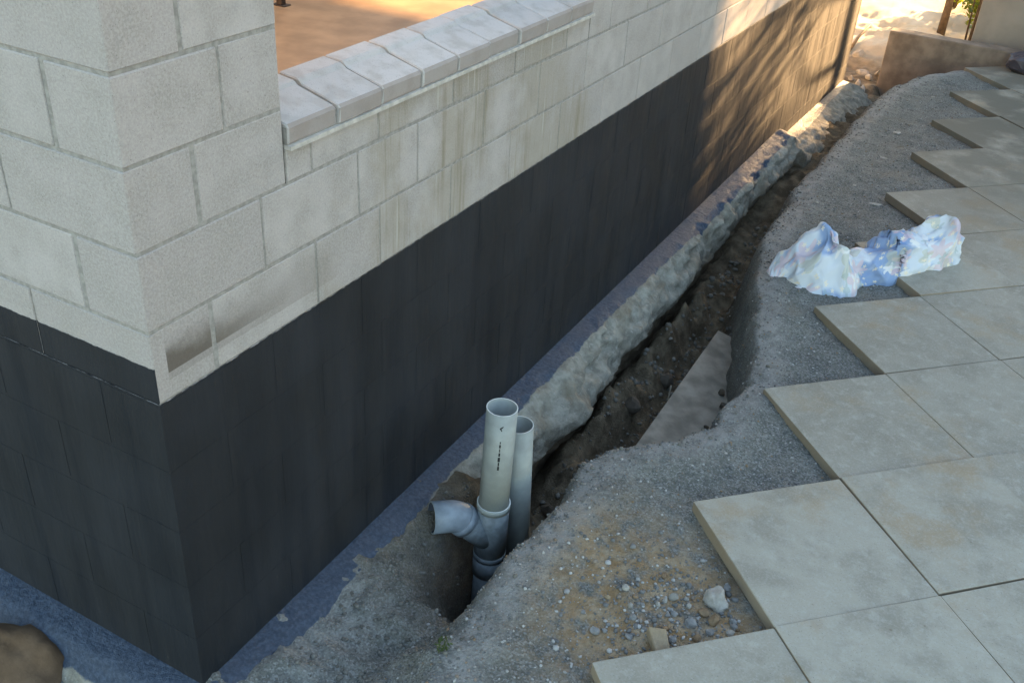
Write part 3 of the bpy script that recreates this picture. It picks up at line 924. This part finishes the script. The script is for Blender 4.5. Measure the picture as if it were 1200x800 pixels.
# loose gravel over the bare ground, uncountable
def scatter(name, n, sampler, smin, smax, mat, seed):
    rs = np.random.RandomState(seed)
    t = (1 + 5 ** .5) / 2
    ico = np.array([(-1, t, 0), (1, t, 0), (-1, -t, 0), (1, -t, 0), (0, -1, t), (0, 1, t), (0, -1, -t), (0, 1, -t), (t, 0, -1), (t, 0, 1), (-t, 0, -1), (-t, 0, 1)]) / 1.9
    fc = np.array([(0, 11, 5), (0, 5, 1), (0, 1, 7), (0, 7, 10), (0, 10, 11), (1, 5, 9), (5, 11, 4), (11, 10, 2), (10, 7, 6), (7, 1, 8), (3, 9, 4), (3, 4, 2), (3, 2, 6), (3, 6, 8), (3, 8, 9), (4, 9, 5), (2, 4, 11), (6, 2, 10), (8, 6, 7), (9, 8, 1)])
    xy = sampler(rs, n)
    n = len(xy)
    z_, dr_ = ground_h(xy[:, 0][None], xy[:, 1][None])
    z_ = z_[0]
    s = smin + (smax - smin) * rs.rand(n) ** 2.5
    sc3 = s[:, None] * rs.uniform(.6, 1.15, (n, 3)) * np.array([1, 1, .75])
    a = rs.rand(n) * 6.28
    P = ico[None] * (1 + rs.uniform(-.25, .25, (n, 12, 1)))
    P = P * sc3[:, None, :]
    c_, s_ = np.cos(a)[:, None], np.sin(a)[:, None]
    X = P[..., 0] * c_ - P[..., 1] * s_ + xy[:, 0][:, None]
    Y = P[..., 0] * s_ + P[..., 1] * c_ + xy[:, 1][:, None]
    Z = P[..., 2] + (z_ + s * .25)[:, None]
    V = np.stack([X, Y, Z], -1).reshape(-1, 3)
    F = (fc[None] + (np.arange(n) * 12)[:, None, None]).reshape(-1, 3)
    me_ = bpy.data.meshes.new(name)
    me_.vertices.add(len(V)); me_.vertices.foreach_set('co', V.astype(np.float32).ravel())
    me_.loops.add(len(F) * 3); me_.loops.foreach_set('vertex_index', F.ravel().astype(np.int32))
    me_.polygons.add(len(F)); me_.polygons.foreach_set('loop_start', np.arange(0, len(F) * 3, 3, dtype=np.int32))
    me_.polygons.foreach_set('loop_total', np.full(len(F), 3, dtype=np.int32))
    me_.update(calc_edges=True)
    at_ = me_.color_attributes.new('tint', 'FLOAT_COLOR', 'POINT')
    tt = np.repeat(rs.rand(n), 12)
    at_.data.foreach_set('color', np.stack([tt, tt, tt, np.ones_like(tt)], -1).astype(np.float32).ravel())
    me_.materials.append(mat)
    o = data_obj(name, me_)
    tag(o, 'loose fine gravel scattered over the bare ground beside the trench', 'gravel', kind='stuff')
    return o
k = NT('gravel', 0.95, 0.25)
t_ = k.sep(k.attr('tint').outputs['Color'])[0]
cr = k.n('ShaderNodeValToRGB')
cr.color_ramp.elements[0].color = (0.12, 0.122, 0.122, 1)
cr.color_ramp.elements[1].color = (0.46, 0.455, 0.44, 1)
for ps, cc in ((0.3, (0.16, 0.16, 0.157, 1)), (0.6, (0.21, 0.21, 0.205, 1)), (0.72, (0.25, 0.17, 0.10, 1)), (0.8, (0.30, 0.295, 0.285, 1))):
    e_ = cr.color_ramp.elements.new(ps); e_.color = cc
k.l(t_, cr.inputs[0])
M_GRAVEL = k.out(cr.outputs[0])
def samp(rs, n):
    y = -0.1 + 8.0 * rs.rand(n * 3) ** 2.0
    x = 0.38 + 1.0 * rs.rand(n * 3)
    # keep off the pavers
    u = (x - PX0 + (y - PY0)) / SQ; v_ = (x - PX0 - (y - PY0)) / SQ
    # zigzag edge: x of the boundary at this y
    ph = np.abs(((y - PY0) / SQ + 0.5) % 1.0 - 0.5) * SQ
    keep = x < PX0 + ph - 0.004
    d_ = rim_signed(x[None], y[None])[0]
    keep &= (d_ < 0.16) | (y < 1.0)
    return np.stack([x, y], 1)[keep][:n]
scatter('gravel', 13000, samp, 0.0018, 0.0072, M_GRAVEL, 5)
def samp_rim(rs, n):
    i = rs.randint(0, len(RIMD), n * 2)
    xy = RIMD[i] + np.stack([rs.normal(-0.015, 0.04, n * 2), rs.normal(0, 0.03, n * 2)], 1)
    ok = (xy[:, 1] < 7.8) & (xy[:, 1] > 0.1) & (xy[:, 0] < 0.93)
    return xy[ok][:n]
def samp_heap(rs, n):
    x = rs.uniform(0.12, 0.5, n * 2); y = rs.uniform(0.0, 1.25, n * 2)
    return np.stack([x, y], 1)[:n]
def samp_trench(rs, n):
    y = rs.uniform(1.6, 5.0, n * 3); x = rs.uniform(0.2, 0.85, n * 3)
    d_ = rim_signed(x[None], y[None])[0]
    return np.stack([x, y], 1)[d_ > 0.08][:n]
def samp_clay(rs, n):
    xy = np.stack([rs.normal(1.05, 0.14, n * 6), rs.normal(0.93, 0.17, n * 6)], 1)
    ph = np.abs(((xy[:, 1] - PY0) / SQ + 0.5) % 1.0 - 0.5) * SQ
    return xy[(xy[:, 0] < PX0 + ph - 0.012)][:n]
o = scatter('pebbles', 420, samp_clay, 0.0035, 0.0115, M_GRAVEL, 25)
o['label'] = 'loose mixed pebbles strewn over the orange clay patch'
k = NT('soil_crumb', 0.97, 0.15)
t_ = k.sep(k.attr('tint').outputs['Color'])[0]
M_CRUMB = k.out(k.mix(t_, (0.12, 0.112, 0.098), (0.20, 0.195, 0.175)))
for nm_, n_, sf, a_, b_, sd_ in (('soil_crumbs', 1300, samp_rim, .0025, .010, 15), ('soil_crumbs', 1000, samp_heap, .0025, .011, 16), ('soil_crumbs', 1000, samp_trench, .005, .022, 17)):
    o = scatter(nm_, n_, sf, a_, b_, M_CRUMB, sd_)
    o['label'] = {15: 'loose soil crumbs strewn along the trench lip', 16: 'loose soil crumbs over the heap by the building corner', 17: 'loose soil crumbs fallen to the trench bottom'}[sd_]
    o['category'] = 'soil'

# board lying in the trench
M_BOARD = simple_mat('weathered_board', (0.26, 0.245, 0.21), 0.3, 9, 0.9, 0.2, 0.3, 0.004)
bd = data_obj('board', box_mesh('board', (-0.17, -0.72, -0.012), (0.17, 0.72, 0.012), 0.003, M_BOARD), None, (0.665, 2.60, -0.30), (R(-2), R(12), R(1.5)))
tag(bd, 'flat grey brown board lying lengthwise down in the trench', 'board')
# stick standing in the trench
def limb(name, pts, r0, r1, mat, parent=None, seg=8):
    V = []; F = []
    pts = [Vector(q) for q in pts]; n = len(pts)
    for i, q in enumerate(pts):
        t = (pts[min(i + 1, n - 1)] - pts[max(i - 1, 0)]).normalized()
        u = t.orthogonal().normalized(); v_ = t.cross(u)
        rr = r0 + (r1 - r0) * i / (n - 1)
        for a in range(seg):
            an = 2 * math.pi * a / seg
            V.append(q + (u * math.cos(an) + v_ * math.sin(an)) * rr * (1 + 0.1 * math.sin(3 * an + i)))
    for i in range(n - 1):
        for a in range(seg):
            F.append((i * seg + a, i * seg + (a + 1) % seg, (i + 1) * seg + (a + 1) % seg, (i + 1) * seg + a))
    F.append(tuple(range(seg))[::-1]); F.append(tuple(range((n - 1) * seg, n * seg)))
    return mesh_obj(name, V, F, mat, parent, smooth=True)
M_WOOD = simple_mat('dry_wood', (0.16, 0.115, 0.07), 0.3, 30)
o = limb('stick', [(0.46, 2.62, -0.62), (0.452, 2.66, -0.50), (0.455, 2.67, -0.40), (0.449, 2.70, -0.30)], 0.006, 0.004, simple_mat('pale_root', (0.30, 0.26, 0.20), 0.2))
tag(o, 'thin pale stick standing upright in the trench by the board', 'stick')

# ------------------------------------------------------------------ crumpled floral sheet
def build_sheet():
    NU, NV = 300, 130
    W_, H_ = 1.25, 0.85
    u, v_ = np.meshgrid(np.linspace(0, 1, NU), np.linspace(0, 1, NV), indexing='ij')
    # axis of the bundle on the ground, front side is towards +x -y
    A = np.array([0.70, 3.36]); B = np.array([1.47, 4.23])
    ax_ = (B - A) / np.linalg.norm(B - A); nrm = np.array([ax_[1], -ax_[0]])
    Ls = np.linalg.norm(B - A)
    us = [0, .04, .12, .22, .30, .38, .46, .54, .62, .70, .77, .85, .92, .97, 1.0]
    hh = [.03, .07, .155, .275, .20, .125, .13, .195, .19, .14, .17, .255, .15, .06, .02]
    wf = [.03, .14, .19, .19, .17, .145, .15, .165, .165, .13, .135, .14, .12, .07, .02]     # front half width
    wb = [.03, .10, .15, .14, .11, .09, .10, .12, .12, .10, .11, .12, .10, .05, .02]
    hs = np.interp(u, us, hh); f_ = np.interp(u, us, wf); b_ = np.interp(u, us, wb)
    ph = (-0.10 + 1.20 * v_) * math.pi
    cs, sn = np.cos(ph), np.sin(ph)
    pw = np.sign(sn) * np.abs(sn) ** 0.85
    off = np.where(cs > 0, f_ * cs, b_ * cs)
    # hem spreads out on the ground in places
    hem = np.exp(-((v_ - 0.06) / 0.07) ** 2) * (0.035 + 0.055 * np.clip(fbm(u * 6, u * 0 + 1, 7, 3), -0.6, 1))
    off = off + hem * np.clip(f_ / 0.12, 0, 1)
    # asymmetric pulled-up peaks
    lean = 0.05 * np.exp(-((u - .24) / .09) ** 2) - 0.03 * np.exp(-((u - .6) / .08) ** 2)
    z_ = hs * pw
    off = off - lean * (z_ / 0.28) * 1.0
    t_ = u * Ls + 0.03 * np.sin(ph * 1.3 + 9 * u) + (z_ / .28) * (0.05 * np.exp(-((u - .2) / .12) ** 2) + 0.03 * np.exp(-((u - .85) / .1) ** 2))
    P = np.stack([A[0] + ax_[0] * t_ + nrm[0] * off, A[1] + ax_[1] * t_ + nrm[1] * off, 0 * z_], -1)
    floor_z = np.where(P[..., 0] > PX0 + np.abs(((P[..., 1] - PY0) / SQ + 0.5) % 1.0 - 0.5) * SQ, PZ - 0.002, GL + 0.005)
    P[..., 2] = floor_z + z_
    # normals
    du = np.gradient(P, axis=0); dv = np.gradient(P, axis=1)
    N = np.cross(dv, du); N /= np.linalg.norm(N, axis=-1, keepdims=True) + 1e-9
    if N[NU // 2, NV // 2, 2] < 0: N = -N
    # creases: sharp ridges that run round the bundle, warped, at three scales
    wx = 0.35 * fbm(u * 5, v_ * 4, 101, 3); wy = 0.35 * fbm(u * 5, v_ * 4, 111, 3)
    def ridge(x, y, sd): return 1 - 2.2 * np.sqrt(vnoise(x, y, sd) ** 2 + 0.0012)
    twist = 2.2 * v_
    r1 = ridge(u * 9 + twist * 1.2 + wx * 1.6, v_ * 1.9 + wy * 1.2, 121)
    r2 = ridge(u * 15 - twist * 1.8 + wx * 2, v_ * 3.5 + u * 3 + wy * 2, 131)
    r3 = ridge(u * 36 + wx * 5 + v_ * 7, v_ * 14 - u * 6 + wy * 5, 141)
    up_ = sstep(-0.02, 0.06, z_)
    D = (0.030 * r1 + 0.009 * r2 + 0.0015 * r3 - 0.016) * (0.35 + 0.65 * up_)
    for (pu, pv, nf, sd) in ((.22, .48, 5, .3), (.60, .55, 4, 1.1), (.86, .50, 5, 2.2)):
        dx_ = (u - pu) * Ls; dy_ = (v_ - pv) * 0.42
        rr_ = np.hypot(dx_, dy_) + 1e-6
        th = np.arctan2(dy_, dx_) + 0.5 * fbm(u * 6, v_ * 3, 151, 2)
        D = D + (0.010 if pu == .60 else 0.022) * (1 - 1.6 * np.abs(np.sin(nf * th / 2 + sd))) * sstep(0.0, 0.06, rr_) * np.exp(-(rr_ / 0.16) ** 2)
    P = P + N * D[..., None]
    P[..., 2] = np.where(z_ < 0.012, np.minimum(P[..., 2], floor_z + 0.016 + 0.006 * r2), P[..., 2])
    I = np.arange(NU * NV).reshape(NU, NV)
    F = np.stack([I[:-1, :-1], I[1:, :-1], I[1:, 1:], I[:-1, 1:]], -1).reshape(-1, 4)
    P = P.reshape(-1, 3)
    # floral print
    k = NT('floral_cotton', 0.9, 0.15)
    uvn = k.n('ShaderNodeUVMap', uv_map='cloth').outputs[0]
    uvs = k.mapping(uvn, (W_, H_, 1))
    big = k.noise(uvs, 4.2, 3)
    uu = k.sep(uvn)[0]
    mid = k.math('MULTIPLY', k.math('MULTIPLY', k.ramp(uu, 0.34, 0.44), k.ramp(uu, 0.70, 0.60)), 0.13)
    c = k.mix(k.ramp(k.math('SUBTRACT', big, mid), 0.36, 0.48), (0.25, 0.35, 0.55), (0.58, 0.63, 0.69))
    def blossoms(scale, petals, size, off, colour, c, strength, keep):
        vv_ = k.mapping(uvs, (1, 1, 0), (off, off * 1.7, 0))
        vn = k.n('ShaderNodeTexVoronoi', feature='F1'); vn.inputs['Scale'].default_value = scale
        vn.voronoi_dimensions = '2D'
        k.l(vv_, vn.inputs['Vector'])
        d_ = k.n('ShaderNodeVectorMath', operation='SUBTRACT')
        sc_ = k.n('ShaderNodeVectorMath', operation='SCALE'); sc_.inputs['Scale'].default_value = 1.0
        k.l(vv_, d_.inputs[0]); k.l(vn.outputs['Position'], d_.inputs[1])
        dx_, dy_, _z = k.sep(d_.outputs[0])
        ang = k.math('ARCTAN2', dy_, dx_)
        cosn = k.math('COSINE', k.math('MULTIPLY', ang, float(petals)))
        rad = k.math('ADD', size * 0.72, k.math('MULTIPLY', cosn, size * 0.28))
        ln = k.n('ShaderNodeVectorMath', operation='LENGTH'); k.l(d_.outputs[0], ln.inputs[0])
        m_ = k.ramp(k.math('SUBTRACT', ln.outputs['Value'], rad), 0.0015, -0.0015)
        sel = k.math('GREATER_THAN', k.sep(vn.outputs['Color'])[0], keep)
        return k.mix(k.math('MULTIPLY', k.math('MULTIPLY', m_, sel), strength), c, colour)
    c = blossoms(5.0, 6, 0.075, 3.0, (0.66, 0.49, 0.51), c, 0.6, 0.3)
    c = blossoms(5.5, 3, 0.060, 7.3, (0.49, 0.49, 0.36), c, 0.5, 0.75)
    c = blossoms(8.0, 5, 0.045, 1.2, (0.70, 0.71, 0.72), c, 0.85, 0.6)
    c = blossoms(10.0, 4, 0.030, 9.1, (0.34, 0.43, 0.42), c, 0.5, 0.65)
    c = blossoms(22.0, 5, 0.012, 5.5, (0.78, 0.70, 0.55), c, 0.8, 0.6)
    k.b.inputs['Sheen Weight'].default_value = 0.1
    mat = k.out(c, k.bump(k.noise(uvs, 40, 4), 0.15, 0.004))
    o = mesh_obj('crumpled_sheet', P, F, mat, smooth=True)
    ul = o.data.uv_layers.new(name='cloth')
    uvd = np.stack([u.ravel(), v_.ravel()], -1)
    li = np.empty(len(o.data.loops), dtype=np.int32)
    o.data.loops.foreach_get('vertex_index', li)
    ul.data.foreach_set('uv', uvd[li].astype(np.float32).ravel())
    tag(o, 'crumpled pale blue floral sheet dumped on the paver edge', 'sheet')
build_sheet()

# ------------------------------------------------------------------ far end: low wall, neighbour, plants, rubble
M_CONC = simple_mat('old_concrete', (0.165, 0.14, 0.115), 0.3, 6, 0.92, 0.25, 0.4, 0.006)
o = data_obj('retaining_wall', box_mesh('retaining_wall', (0.225, 8.60, -0.75), (1.9, 8.76, 0.232), 0.012, M_CONC, 2))
tag(o, 'low concrete retaining wall at the far end of the trench', 'wall')
M_REND = simple_mat('grey_render', (0.225, 0.215, 0.19), 0.12, 4, 0.93, 0.2, 0.3, 0.004)
nb = empty('neighbour_building', (0.9, 8.95, -0.2))
tag(nb, 'grey rendered neighbouring wall standing beyond the last pavers', 'building')
data_obj('wall', box_mesh('wall', (0, 0, 0), (9.5, 0.25, 6.2), 0.006, M_REND), nb)  # height above view raised to keep the low sun off yard and pier
data_obj('coping', box_mesh('coping', (-0.02, -0.03, 6.2), (9.53, 0.28, 6.28), 0.006, M_CONC), nb)

def leafmat(name, a, b, trans=0.35):
    k = NT(name, 0.55, 0.3)
    c = k.mix(k.n('ShaderNodeNewGeometry').outputs['Random Per Island'], a, b)
    k.out(c)
    tr = k.n('ShaderNodeBsdfTranslucent')
    k.l(k.mix(0.5, c, (min(1, b[0] * 2.2), min(1, b[1] * 2), b[2])), tr.inputs[0])
    mx = k.n('ShaderNodeMixShader'); mx.inputs[0].default_value = trans
    k.l(k.b.outputs[0], mx.inputs[1]); k.l(tr.outputs[0], mx.inputs[2])
    k.l(mx.outputs[0], k.t.nodes['Material Output'].inputs[0])
    return k.m
M_LEAF = leafmat('backlit_leaf', (0.10, 0.14, 0.02), (0.18, 0.21, 0.03), 0.55)
M_LEAFD = leafmat('dark_leaf', (0.03, 0.055, 0.015), (0.07, 0.10, 0.03), 0.25)
M_BARK = simple_mat('bark', (0.085, 0.062, 0.04), 0.3, 25)
def leaves(name, blobs, n, size, mat, parent, seed):
    rr = random.Random(seed)
    V = []; F = []
    tot = sum(b[3] for b in blobs)
    for (cx, cy, cz, wgt, rx, ry, rz) in blobs:
        for q in range(int(n * wgt / tot)):
            while True:
                a = Vector((rr.uniform(-1, 1), rr.uniform(-1, 1), rr.uniform(-1, 1)))
                if 0.15 < a.length < 1: break
            c_ = Vector((cx + a.x * rx, cy + a.y * ry, cz + a.z * rz))
            t = Vector((rr.gauss(0, 1), rr.gauss(0, 1), rr.gauss(0, .6))).normalized()
            s = t.orthogonal().normalized()
            s = Matrix.Rotation(rr.uniform(0, 6.28), 3, t) @ s
            L = size * rr.uniform(.6, 1.3)
            i = len(V)
            V += [c_ - t * L * .5, c_ + s * L * .22, c_ + t * L * .5, c_ - s * L * .22]
            F.append((i, i + 1, i + 2, i + 3))
    return mesh_obj(name, V, F, mat, parent)
# leaning young tree just behind the low wall
g0 = gh(0.50, 10.3)
tree = empty('young_tree', (0.50, 10.3, g0))
tag(tree, 'young tree with thin leaning trunk in the sunlit gap', 'tree')
limb('trunk', [(0, 0, -0.05), (0.0, 0.02, 0.3), (-0.03, 0.05, 0.8), (-0.02, 0.1, 1.6), (0.06, 0.15, 2.4)], 0.045, 0.02, M_BARK, tree, 10)
limb('branch', [(-0.03, 0.05, 0.85), (0.2, 0.2, 1.3), (0.35, 0.3, 1.9)], 0.02, 0.007, M_BARK, tree)
limb('branch', [(-0.02, 0.1, 1.5), (0.25, 0.25, 2.0), (0.5, 0.3, 2.6)], 0.018, 0.006, M_BARK, tree)
leaves('crown', [(0.65, 0.25, 2.0, 3, .45, .6, .5), (0.5, 0.3, 2.7, 3, .5, .6, .5), (0.35, 0.1, 3.4, 3, .6, .6, .45)], 1500, 0.09, M_LEAF, tree, 5)
def shrub(x, y, h, r, n, mat, label, seed, size=0.06, nst=5):
    g_ = gh(x, y)
    e_ = empty('shrub', (x, y, g_))
    tag(e_, label, 'shrub')
    rr = random.Random(seed)
    bl = []
    for q in range(nst):
        a = rr.uniform(0, 6.28); d_ = rr.uniform(.2, .8) * r
        ex, ey, ez = d_ * math.cos(a), d_ * math.sin(a), h * rr.uniform(.6, 1.0)
        limb('stem', [(0.02 * math.cos(a), 0.02 * math.sin(a), -0.03), (ex * .4, ey * .4, ez * .5), (ex, ey, ez)], 0.012, 0.004, M_BARK, e_, 6)
        bl.append((ex * .8, ey * .8, ez * .75, 1, r * .5, r * .5, h * .32))
    bl.append((0, 0, h * .4, 1.2, r * .7, r * .7, h * .35))
    leaves('foliage', bl, n, size, mat, e_, seed + 1)
shrub(0.84, 9.5, 2.3, 0.27, 420, M_LEAFD, 'tall dark leafy shrub at the neighbouring wall corner, made tall to dapple the sun', 3, 0.075)  # corner shrub stretched tall and sparse so its leaves dapple the sun
shrub(0.85, 10.6, 0.75, 0.36, 1200, M_LEAF, 'bushy backlit shrub growing behind the leaning tree', 8, 0.08)
shrub(0.42, 11.7, 0.9, 0.42, 1300, M_LEAF, 'low yellow green shrub out in the sunny yard', 13, 0.085)
yh = empty('shade_hedge', (2.15, 16.6, gh(2.15, 16.6)))  # unseen row of foliage added; its sloping top shades the low wall
tag(yh, 'tall leafy hedge added out of view to shade the foot of the black wall', 'shade_hedge')
for q in range(5):
    limb('stem', [(0.1 * (q % 2), -1.8 + q * 0.9, -0.1), (0.05, -1.78 + q * 0.9, 1.0), (0.0, -1.8 + q * 0.9, 2.3 - q * 0.15)], 0.05, 0.02, M_BARK, yh, 8)
leaves('foliage', [(0, -2.2, 1.9, 5, .55, .9, 1.75), (0, -1.2, 1.8, 5, .55, .9, 1.65), (0, -0.2, 1.7, 4.5, .55, .9, 1.50), (0, 0.8, 1.6, 4, .55, .8, 1.35), (0, 1.6, 1.5, 3.5, .5, .7, 1.2)], 7000, 0.13, M_LEAFD, yh, 77)
shrub(1.08, 8.82, 0.28, 0.13, 220, M_LEAFD, 'small weedy plant wedged between low wall and grey wall', 21, 0.05, 4)
shrub(1.55, 8.84, 0.45, 0.16, 260, M_LEAFD, 'leafy weed growing against the grey neighbouring wall', 24, 0.06, 4)

# small weed in the soil by the bank
wx_, wy_ = 0.545, 0.44
we = empty('weed', (wx_, wy_, gh(wx_, wy_)))
tag(we, 'tiny green weed sprouting from the soil below the pipes', 'weed')
limb('stem', [(0, 0, -0.01), (0.004, 0.0, 0.015), (0.002, 0.004, 0.035)], 0.0018, 0.001, M_LEAFD, we, 5)
leaves('foliage', [(0.0, 0.0, 0.022, 1, .028, .035, .018)], 46, 0.016, M_LEAFD, we, 66)

# dark plastic bundle and brick piece by the low wall
o = data_obj('plastic_bundle', rock_mesh('plastic_bundle', (0.24, 0.10, 0.13), 61, simple_mat('black_plastic', (0.055, 0.05, 0.065), 0.3, 12, 0.4, 0.5, 0.4, 0.01), 3, .5, 8), None, (1.42, 8.48, 0.18), (0, 0, 0.2))
tag(o, 'dark purple plastic bundle lying against the low wall', 'bundle')
o = data_obj('brick', box_mesh('brick', (-0.115, -0.055, 0), (0.115, 0.055, 0.076), 0.004, simple_mat('brown_brick', (0.23, 0.14, 0.075), 0.25, 20), 1, .002), None, (1.00, 8.47, gh(1.0, 8.47) - 0.002), (0, 0, 0.25))
tag(o, 'brown brick lying on the ground by the low wall', 'brick')
# sunlit rubble past the end of the trench
for q, (x, y, s) in enumerate([(0.02, 8.95, .075), (0.12, 8.72, .06), (-0.12, 9.35, .08), (0.15, 8.38, .045), (0.07, 8.50, .05), (-0.02, 8.62, .04), (0.17, 8.95, .05), (0.13, 8.22, .04)]):
    o = data_obj('rubble_stone', rock_mesh('rubble_stone', (s, s * .7, s * .5), 150 + q, M_ROCK_PALE, 2, .6, 9), None, (x, y, gh(x, y) + s * .25), (q, q * .4, q * 2.0))
    tag(o, 'sunlit pale rubble stone past the end of the trench', 'stone', 'sunlit rubble stones')
o = limb('stick', [(-0.24, 9.42, gh(-.24, 9.42) + 0.02), (-0.22, 9.7, gh(-.22, 9.7) + 0.05), (-0.18, 10.0, gh(-.18, 10) + 0.09), (-0.22, 10.2, gh(-.22, 10.2) + 0.03)], 0.018, 0.010, M_WOOD)
tag(o, 'crooked dry stick lying on the sunlit ground past the wall', 'stick')
